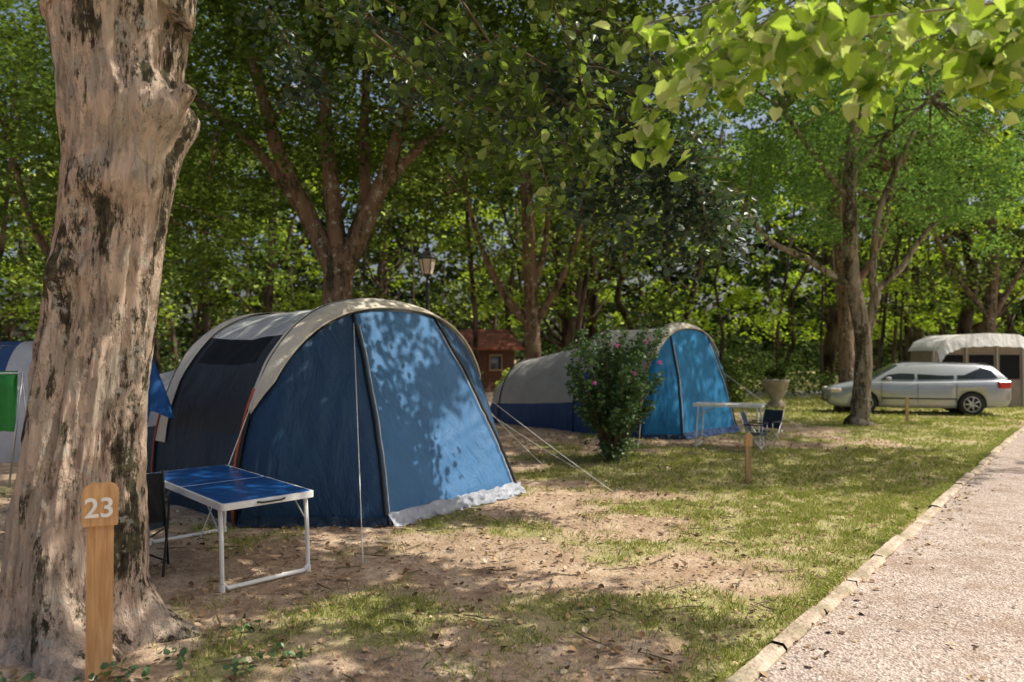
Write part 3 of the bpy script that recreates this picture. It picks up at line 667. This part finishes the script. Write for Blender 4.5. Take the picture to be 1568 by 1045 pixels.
chair('camping_chair.001',Vector((4.05,12.35,0)),R(60),M['navy'],M['alu'],.72)
chair('camping_chair.002',Vector((4.45,12.9,0)),R(-50),M['navy'],M['alu'],.72)
mb=MB(); T=Matrix.Translation((2.96,9.3,0)); board(mb,.07,-.05,.60,-.02,.02,M['oldwood'],False); board(mb,.085,.47,.63,-.034,-.021,M['wood']); mb.obj('wooden_marker_post',None,False,T)
T=Matrix.Translation((9.6,18.0,0)); mb=MB(); board(mb,.07,-.05,.60,-.02,.02,M['oldwood'],True); mb.obj('wooden_marker_post.001',None,False,T)
# ------------------------------------------------------------ rose bush
rb=empty('rose_bush',(1.55,11.3,0)); mb=MB(); cc=[]
for i in range(60):
    a=random.uniform(0,6.28); h=random.uniform(.75,2.1); r=random.uniform(.05,.85)*min(1,.35+h/2.0)
    e_=Vector((1.55+r*math.cos(a),11.3+r*math.sin(a),h)); b_=Vector((1.55+.10*math.cos(a),11.3+.1*math.sin(a),0))
    mb.tube([b_,b_.lerp(e_,.5)+Vector((0,0,.15)),e_],[.012,.008,.004],M['twig'],5)
    for t in(.45,.6,.78,.9,1.0): cc.append(b_.lerp(e_,t)+Vector((0,0,.15*math.sin(math.pi*t))))
mb.obj('stems',rb,True)
cc=np.array(cc); leaves('foliage',cluster_pts(cc,.11,34,.9),.055,M['leaf_rose'],LEAF6,.5,rb)
lo=np.stack([1.55+rng.normal(size=50)*.16,11.3+rng.normal(size=50)*.12,rng.uniform(.05,.6,50)],-1); leaves('lower_foliage',cluster_pts(lo,.10,20,.9),.05,M['leaf_rose'],LEAF6,.5,rb)
fc=[(1.95,10.75,1.8),(2.15,10.8,1.5),(1.75,10.6,1.35),(1.2,10.8,1.2),(1.5,10.65,1.75)]
leaves('blossoms',cluster_pts(fc,.035,16,.8),.038,M['petal'],LEAF6,.3,rb)
# ------------------------------------------------------------ other trees
def auto_tree(name,trunk,r0,limbs,crown,lsize,lm,bark,clus=.45,per=80,bottom=None,shape=LEAF4,ntw=40,gap=.41):
    e=empty(name,(trunk[0][0],trunk[0][1],0)); mb=MB()
    b=Vector(trunk[0])
    tp=limb(mb,[b]+[Vector(p) for p in trunk[1:]],r0,r0*.62,bark,14,10,.12)
    mb.tube([(b.x,b.y,-.1),(b.x,b.y,.12),tp[3]],[r0*1.7,r0*1.35,r0*1.0],bark,14,True,.15)
    ends=[]
    for p,ra,rb_ in limbs:
        q_=limb(mb,p,ra,rb_,bark,9,8,.12); ends+=q_[len(q_)//2:]
    cs=[]
    for (c,rr,n) in crown:
        d=rng.normal(size=(n,3)); d/=np.linalg.norm(d,axis=1)[:,None]; d*=(rng.random(n)**.45)[:,None]
        cs.append(np.array(c)+d*np.array(rr))
    cs=np.concatenate(cs)
    nz=fbm(cs[:,0]*.8+cs[:,2]*.5,cs[:,1]*.8+cs[:,2]*.8,3); cs=cs[nz>gap]
    if bottom is not None: cs=cs[cs[:,2]>bottom]
    cs=cs[keepmask(cs,False,1.7,.10)]  # crown thinned where it would block the chosen sun patches
    if len(ends):
        for i in range(ntw):
            c_=Vector(cs[random.randrange(len(cs))]); n_=min(ends,key=lambda a:(a-c_).length)
            mb.tube([n_,n_.lerp(c_,.5)+Vector((random.gauss(0,.1),0,random.gauss(.1,.1))),c_],[.035,.022,.008],bark,5)
    mb.obj('trunk_and_limbs',e,True)
    leaves('foliage',cluster_pts(cs,rng.uniform(clus*.6,clus*1.3,len(cs)),per,.6),lsize,lm,shape,.8,e)
    return e
auto_tree('maple_tree',[(-3.35,14,0),(-3.32,14,1.6),(-3.3,14,3.0),(-3.27,14,3.6)],.38,
 [([(-3.35,14,3.2),(-3.88,14,4.26),(-4.38,13.9,5.37),(-4.75,13.8,6.73),(-5.1,13.6,8.6)],.22,.08),
  ([(-3.27,14,3.4),(-3.5,14.1,5.25),(-3.64,14.2,6.85),(-3.76,14.2,8.8)],.20,.07),
  ([(-3.2,14,3.2),(-2.65,13.9,4.4),(-2.28,13.8,5.25),(-1.78,13.6,6.85),(-1.04,13.4,8.4)],.22,.07),
  ([(-3.22,14,3.4),(-2.85,14.2,4.5),(-2.9,14.4,6.0),(-2.8,14.5,8.5)],.17,.06),
  ([(-4.0,14,4.4),(-4.9,13.8,5.6),(-5.9,13.6,6.4),(-6.8,13.4,7.2)],.12,.05),
  ([(-2.5,13.9,4.7),(-1.6,13.7,5.6),(-.6,13.4,6.1),(.4,13.2,6.6)],.11,.04)],
 [((-3.3,14.5,8.2),(6.8,4,3.6),940),((-6.8,13.5,5.5),(2.6,2.5,2.2),130),((.6,14,7.0),(3.2,2.5,2.0),260),((-3.4,15.5,5.6),(3.5,1.5,1.6),110),((-2.5,12,7.2),(4.5,1.0,1.2),150)],.11,M['leaf_a'],M['bark_dark'],.5,54,3.9,gap=.39)
auto_tree('ash_tree',[(7.96,17,0),(8.03,17,.76),(8.07,17,2.0),(7.84,17,3.35),(7.8,17,4.56),(7.81,17,5.9),(8.0,17,7.2)],.22,
 [([(8.1,17,2.0),(8.35,17,2.9),(8.3,17,3.5),(8.5,17,5.0),(9.3,17,6.8)],.14,.05),
  ([(8.35,17,3.1),(8.9,16.9,3.6),(9.2,16.9,4.05),(9.6,16.8,4.6)],.09,.05),
  ([(7.8,17,3.2),(6.7,16.8,3.8),(5.8,16.6,4.2),(5.2,16.5,4.9)],.09,.04),
  ([(7.8,17,5.2),(7.0,17,6.2),(6.2,16.8,7.2)],.09,.04),([(7.85,17,5.8),(8.8,17.1,6.8),(9.8,17.2,7.6)],.09,.04)],
 [((8.2,17.3,7.6),(5.2,4,3.4),520),((5.4,16.5,5.6),(2.0,2,1.2),80),((11.4,17,5.6),(2.6,2.2,1.8),130)],.10,M['leaf_b'],M['bark_grey'],.5,64,3.7,gap=.39)
auto_tree('oak_tree',[(.65,22,0),(.62,22,1.7),(.58,22,3.0),(.5,22,5.2),(.4,22,7.5)],.28,
 [([(.6,22,2.4),(-.2,22,3.4),(-.9,22,4.8),(-1.4,22,6.5)],.15,.06),([(.6,22,2.4),(1.3,22,3.6),(1.9,22,5),(2.3,22,7)],.15,.06),([(.55,22,3.4),(1.0,22,5),(1.1,22,7)],.13,.05)],
 [((.6,22.5,8.5),(5,3,4.4),380)],.16,M['leaf_f'],M['bark_dark'],.65,50,3.6)
auto_tree('oak_tree.001',[(-10,17,0),(-10,17,2),(-9.9,17,4.5),(-9.8,17,7)],.25,
 [([(-9.95,17,3),(-9,17,4.5),(-8.5,17,6.5)],.13,.05),([(-9.95,17,3),(-11,17,4.5),(-11.6,17,6.5)],.13,.05)],
 [((-10,17,7.5),(4.8,3,4.4),440),((-7.5,19,5),(2,2,2.5),80)],.13,M['leaf_a'],M['bark_dark'],.6,56,2.8,gap=.38)
auto_tree('oak_tree.002',[(18.8,29,0),(18.7,29,2.5),(18.9,29,5),(18.8,29,8)],.28,
 [([(18.8,29,3),(17.3,29,5),(16.4,29,7)],.14,.05),([(18.8,29,3),(20,29,5),(21,29,7)],.14,.05)],
 [((17.5,29,8.5),(6.5,3,5),360)],.18,M['leaf_f'],M['bark_dark'],.75,48,3.0)
auto_tree('oak_tree.003',[(9.75,21.6,0),(9.75,21.6,2.5),(9.6,21.6,5),(9.5,21.6,8)],.24,
 [([(9.7,21.6,3),(10.8,21.6,5),(11.2,21.6,7)],.12,.05)],[((10.5,22.5,9),(4.5,2,3.6),200)],.15,M['leaf_b'],M['bark_dark'],.65,50,4.5)
# forest
fe=empty('background_forest',(0,40,0)); mb=MB(); cen=[];lim=[];und=[]
for i in range(125):
    y=random.uniform(28,56); x=random.uniform(-.85*y-3,.85*y+3); r=random.choice([.06,.08,.11,.15,.2,.28]); h=random.uniform(10,18)
    if 12<x<19 and y<30: continue
    lx=random.gauss(0,1.1); ly=random.gauss(0,.5); b1=random.gauss(0,.3)
    if i%5!=4: 
        mb.tube([(x,y,-.1),(x+lx*.15+b1,y,h*.2),(x+lx*.4-b1*.5,y,h*.42),(x+lx*.8+b1,y,h*.7),(x+lx,y,h)],[r*1.25,r,r*.85,r*.6,r*.35],M['bark_far'],7,True,.15)
        for k_ in range(5):
            z=random.uniform(1.8,h*.7); a=random.uniform(0,6.28); L=random.uniform(.8,3); f0=z/h
            b0=Vector((x+lx*f0,y,z)); mb.tube([b0,b0+Vector((math.cos(a)*L*.5,math.sin(a)*L*.5,L*.25)),b0+Vector((math.cos(a)*L,math.sin(a)*L,L*.85))],[r*.4,r*.28,r*.1],M['bark_far'],5)
    for k_ in range(21):
        z=2.7+(h+1-2.7)*random.random()**.9; p=(x+lx+random.gauss(0,1.9),y+random.gauss(0,1.7),z)
        if float(fbm(p[0]*.35+p[1]*.2,p[2]*.45+7,3))<.43: continue
        (lim if random.random()<(.65 if x/y>.2 else (.28 if x/y>-.1 else .2)) else cen).append(p)  # more of the sun-tinted leaves towards the right
mb.obj('trunks',fe,True)
leaves('foliage',cluster_pts(cen,rng.uniform(.6,1.3,len(cen)),46,.55),.26,M['leaf_f'],LEAF4,.8,fe)
leaves('sun_tinted_foliage',cluster_pts(lim,rng.uniform(.6,1.2,len(lim)),46,.5),.26,M['leaf_sun_tint'],LEAF4,.8,fe)
for i in range(340):
    y=random.uniform(38,62); x=random.uniform(-.95*y,.95*y); und.append((x,y,random.uniform(.2,2.4)))
leaves('undergrowth',cluster_pts(und,rng.uniform(.8,1.5,len(und)),80,.7),.26,M['leaf_u'],LEAF4,.6,fe)
x=rng.uniform(-75,75,2500); y=rng.uniform(60,66,2500); z=rng.uniform(0,20,2500)
leaves('far_foliage',cluster_pts(np.stack([x,y,z],-1),rng.uniform(1.2,2.3,2500),40,.7),.75,M['leaf_w'],LEAF4,.3,fe)
x=rng.uniform(-30,30,900); y=rng.uniform(24,36,900); z=rng.uniform(8.5,20,900)
kf=fbm(x*.3,z*.4,3)>.36; x=x[kf];y=y[kf];z=z[kf]
leaves('upper_foliage',cluster_pts(np.stack([x,y,z],-1),rng.uniform(.8,1.7,len(x)),66,.6),.28,M['leaf_f'],LEAF4,.5,fe)
def shrub(name,c,rx,rz,n,ls,m):
    d=rng.normal(size=(n,3)); d/=np.linalg.norm(d,axis=1)[:,None]; d*=(rng.random(n)**.4)[:,None]
    p=np.array(c)+d*np.array((rx,rx,rz)); p[:,2]=np.abs(p[:,2])
    leaves(name,cluster_pts(p,rx*.28,40,.8),ls,m,LEAF4,.6)
shrub('garden_shrub',(-.05,20.5,.55),.45,.7,60,.08,M['leaf_near'])
shrub('garden_shrub.001',(3.5,25,.4),1.2,.6,60,.12,M['leaf_f'])
shrub('garden_shrub.002',(-4.5,26,.5),2.2,.8,90,.14,M['leaf_f'])
shrub('garden_shrub.003',(7.2,24.0,.5),.7,.8,60,.1,M['leaf_f'])
shrub('garden_shrub.004',(-2.3,27,1.0),1.1,1.1,70,.12,M['leaf_u'])
shrub('garden_shrub.005',(11,31,.6),2.4,.9,80,.14,M['leaf_f'])
e=empty('stone_planter',(8.2,23.0,0)); mb=MB(); pc=(8.2,23.0,0)
mb.lathe(pc,[(.28,0),(.28,.12),(.16,.2),(.18,.3),(.32,.5),(.36,.75),(.40,.79),(.40,.86),(.34,.86),(.32,.8)],M['stone']); mb.obj('urn',e,True)
leaves('plant',cluster_pts([(8.2,23,1.0),(8.05,22.9,1.05),(8.3,23,1.1)],.25,110,.8),.09,M['leaf_u'],LEAF4,.3,e)
# ------------------------------------------------------------ street lamp
e=empty('street_lamp',(-1.97,17.2,0)); mb=MB(); c=(-1.97,17.2,0)
mb.lathe(c,[(.13,0),(.13,.25),(.09,.32),(.06,.5),(.05,.9),(.045,3.2),(.06,3.24),(.06,3.3),(.035,3.34),(.035,3.42),(.10,3.46),(.11,3.5)],M['iron'],12)
mb.lathe(c,[(.125,3.50),(.20,3.84)],M['lampglass'],6)
mb.lathe(c,[(.235,3.84),(.24,3.87),(.13,4.0),(.06,4.05),(.07,4.09),(.02,4.14),(.03,4.18),(.004,4.24)],M['iron'],6)
for j in range(6):
    a=2*math.pi*j/6; mb.tube([(c[0]+.13*math.cos(a),c[1]+.13*math.sin(a),3.5),(c[0]+.207*math.cos(a),c[1]+.207*math.sin(a),3.84)],.012,M['iron'],5)
mb.obj('lamp_body',e)
def cabin(name,c,w_,d_,h,rh,rz=0):
    e=empty(name,c); T=Matrix.Translation(c)@Matrix.Rotation(rz,4,'Z'); mb=MB()
    x,y=w_/2,d_/2
    mb.add([(-x,-y,0),(x,-y,0),(x,y,0),(-x,y,0),(-x,-y,h),(x,-y,h),(x,y,h),(-x,y,h),(-x,0,h+rh-.02),(x,0,h+rh-.02)],[(0,1,5,4),(2,3,7,6),(1,2,6,9,5),(3,0,4,8,7)],M['cabin'])
    mb.obj('walls',e,False,T); mb=MB(); o=.35
    sl=rh/y
    for sg in(-1,1):
        a=[(-x-o,0,h+rh),(x+o,0,h+rh),(x+o,sg*(y+o),h-sl*o),(-x-o,sg*(y+o),h-sl*o)]
        b=[(p[0],p[1],p[2]+.09) for p in a]; mb.add(a+b,[(0,1,2,3),(4,5,6,7),(0,1,5,4),(1,2,6,5),(2,3,7,6),(3,0,4,7)],M['tile'])
    mb.obj('roof',e,False,T); mb=MB()
    mb.box((-x*.45,-y-.03,1.0),(.7,.06,1.9),M['oldwood']); mb.box((x*.4,-y-.03,1.3),(.6,.06,.7),M['oldwood']); mb.box((x*.4,-y-.065,1.3),(.5,.02,.58),M['glass'])
    mb.obj('door_and_window',e,False,T)
cabin('wooden_cabin',Vector((-1.9,33,0)),3.0,3,2.0,.7,R(25))
# ------------------------------------------------------------ car
ce=empty('parked_estate_car',(11.2,20.75,0))
T=Matrix.Translation((11.15,20.75,0))@Matrix.Rotation(math.atan2(1.1,-4.45),4,'Z')@Matrix.Scale(.97,4)
st_=[(2.30,.66,.30,.60),(2.22,.76,.24,.68),(2.0,.84,.2,.77),(1.6,.875,.2,.86),(1.1,.88,.2,.94),(.3,.885,.2,.93),(-.8,.885,.2,.95),(-1.7,.875,.22,.98),(-2.1,.85,.26,1.0),(-2.26,.80,.3,.98),(-2.32,.72,.36,.9)]
mb=MB(); vs=[]
for x_,w_,zl,zt in st_:
    half=[(0,zl),(w_-.1,zl),(w_-.03,zl+.08),(w_-.005,zl+.22),(w_,.5),(w_-.01,zt-.16),(w_-.04,zt-.05),(w_-.10,zt),(0,zt+.03)]
    ring=[(x_,-a,b) for a,b in half]+[(x_,a,b) for a,b in half[-2:0:-1]]; vs+=ring; kk=len(ring)
fs=[(i*kk+j,i*kk+(j+1)%kk,(i+1)*kk+(j+1)%kk,(i+1)*kk+j) for i in range(len(st_)-1) for j in range(kk)]
fs+=[tuple(range(kk))[::-1],tuple((len(st_)-1)*kk+j for j in range(kk))]
mb.add(vs,fs,M['paint']); body=mb.obj('body',None,True)
for xw in(1.38,-1.32):
    bpy.ops.mesh.primitive_cylinder_add(vertices=36,radius=.37,depth=3,location=(xw,0,.31),rotation=(R(90),0,0)); cy=bpy.context.object
    md=body.modifiers.new('b','BOOLEAN'); md.object=cy; md.operation='DIFFERENCE'; md.solver='EXACT'
    dg=bpy.context.evaluated_depsgraph_get(); nm=bpy.data.meshes.new_from_object(body.evaluated_get(dg)); body.modifiers.clear(); body.data=nm; bpy.data.objects.remove(cy)
body.data.transform(T); par(body,ce)
gh=[(1.2,.80,.80,.92,.94),(.45,.80,.62,.94,1.38),(.1,.80,.60,.94,1.43),(-.7,.80,.60,.95,1.44),(-1.5,.79,.59,.97,1.42),(-1.95,.78,.58,.98,1.36),(-2.24,.75,.72,.98,1.02)]
mb=MB(); vs=[]
for x_,wb,wt,zb,zr in gh:
    half=[(wb,zb-.03),(wt+(wb-wt)*.12,zr-.06 if zr-zb>.1 else zr-.01),(wt-.05,zr-.01),(wt*.6,zr+.015),(0,zr+.02)]
    ring=[(x_,-a,b) for a,b in half]+[(x_,a,b) for a,b in half[-2::-1]]; vs+=ring; kk=len(ring)
fs=[(i*kk+j,i*kk+j+1,(i+1)*kk+j+1,(i+1)*kk+j) for i in range(len(gh)-1) for j in range(kk-1)]
mb.add(vs,fs,M['paint']); gi=mb.mi(M['glass'])
for fi in range(len(fs)):
    i=fi//(kk-1); j=fi%(kk-1)
    if i in(0,len(gh)-2) and 1<j<kk-3: mb.m[fi]=gi
mb.obj('cabin_roof',ce,True,T)
mb=MB()
def sy(z): return .80-(.80-.622)*(z-.94)/.38+.006
for poly in ([(.95,.985),(.50,1.27),(.40,1.325),(.06,1.35),(.06,.985)],[(-.01,.985),(-.01,1.355),(-.92,1.36),(-.92,1.0)],[(-1.0,1.0),(-1.0,1.355),(-1.55,1.33),(-1.86,1.25),(-2.0,1.03)]):
    for sg in(-1,1): 
        p_=[(a,sg*sy(b),b) for a,b in poly]; mb.add(p_ if sg>0 else p_[::-1],[tuple(range(len(p_)))],M['glass'])
mb.obj('side_windows',ce,False,T)
mb=MB()
for xw in(1.38,-1.32):
    for sg in(-1,1):
        y0=sg*.80
        rp_=[(.20,-.10),(.29,-.11),(.315,-.08),(.32,0),(.315,.08),(.29,.10),(.205,.09)]
        vs=[];n=32
        for r_,o_ in rp_:
            for j in range(n): a=2*math.pi*j/n; vs.append((xw+r_*math.cos(a),y0+sg*o_*.85,.32+r_*math.sin(a)))
        mb.add(vs,[(i*n+j,i*n+(j+1)%n,(i+1)*n+(j+1)%n,(i+1)*n+j) for i in range(len(rp_)-1) for j in range(n)],M['tyre'])
        vs=[(xw+.205*math.cos(2*math.pi*j/n),y0+sg*.03,.32+.205*math.sin(2*math.pi*j/n)) for j in range(n)]; mb.add(vs,[tuple(range(n))],M['black'])
        mb.tube([(xw+.205*math.cos(2*math.pi*j/n),y0+sg*.07,.32+.205*math.sin(2*math.pi*j/n)) for j in range(n+1)],.014,M['rim'],5,False)
        for s_ in range(7):
            a=2*math.pi*s_/7; mb.tube([(xw,y0+sg*.075,.32),(xw+.2*math.cos(a),y0+sg*.065,.32+.2*math.sin(a))],[.028,.02],M['rim'],6)
        mb.tube([(xw,y0+sg*.06,.32),(xw,y0+sg*.09,.32)],.05,M['rim'],12)
    mb.tube([(xw,-.66,.34),(xw,.66,.34)],.345,M['black'],24)
mb.obj('wheels',ce,True,T)
mb=MB()
for sg in(-1,1):
    mb.box((-2.13,sg*.81,.86),(.34,.10,.20),M['red'],sg*.28,.02); mb.box((2.10,sg*.72,.66),(.28,.16,.12),M['lampglass'],-sg*.35,.02)
    mb.box((.78,sg*.95,1.0),(.12,.20,.13),M['paint'],0,.03)
    mb.tube([(.2,sg*.56,1.475),(-1.8,sg*.54,1.435)],.014,M['iron'],6)
    for xd in(.95,.02,-.95): mb.box((xd,sg*.8835,.62),(.008,.008,.55),M['black'])
    for xd in(.2,-.75): mb.box((xd,sg*.892,.84),(.16,.02,.025),M['paint'],0,.006)
    mb.box((0,sg*.888,.46),(1.9,.012,.035),M['black'],0,.004)
mb.box((2.27,0,.36),(.08,1.2,.12),M['black'],0,.02); mb.box((-2.32,0,.62),(.02,.5,.11),M['white'],0,.005)
mb.obj('lamps_and_trim',ce,False,T)
# ------------------------------------------------------------ trailer awning
te3=empty('trailer_tent_awning',(15.2,23.5,0)); mb=MB()
prf=[(13.0,0),(12.95,1.0),(13.0,1.72),(13.2,2.02),(13.7,2.22),(14.6,2.26),(15.5,2.22),(15.9,2.0),(16.3,1.4),(16.9,0)]
def at3(i,y): return (prf[i][0],y,prf[i][1])
n=len(prf); TA=fabric('awning_taupe',(.30,.25,.21),.1)
mb.add([at3(i,22.9) for i in range(n)],[tuple(range(n))],TA); mb.add([at3(i,24.1) for i in range(n)],[tuple(range(n))[::-1]],TA)
mb.add([at3(i,y) for i in range(n) for y in(22.9,24.1)],[(2*i,2*i+1,2*i+3,2*i+2) for i in(0,1,7,8)],TA)
cr=[2,3,4,5,6,7]
mb.add([(prf[i][0],y,prf[i][1]+.03) for i in cr for y in(22.6,24.3)],[(2*i,2*i+1,2*i+3,2*i+2) for i in range(5)],M['awn'])
mb.grid(lambda a,b:(np.interp(a*5,range(6),[prf[i][0] for i in cr]),22.6-b*.14,np.interp(a*5,range(6),[prf[i][1] for i in cr])+.03-b*(.38+.03*abs(math.sin(a*40)))),80,3,M['awn'])
mb.obj('awning_shell',te3,True); mb=MB()
for x0,x1 in((13.25,13.95),(14.15,14.9),(15.1,15.7)): mb.box(((x0+x1)/2,22.885,1.25),(x1-x0,.02,.75),M['mesh'])
for x_ in(13.12,14.05,15.0,15.8): mb.box((x_,22.87,.95),(.05,.03,1.8),M['greyside'])
mb.tube([(16.0,22.6,1.98),(16.3,22.5,1.4),(16.95,22.4,0)],.035,M['white'],6); mb.tube([(12.9,22.6,1.9),(12.85,22.6,0)],.02,M['alu'],6); mb.obj('windows_and_poles',te3)
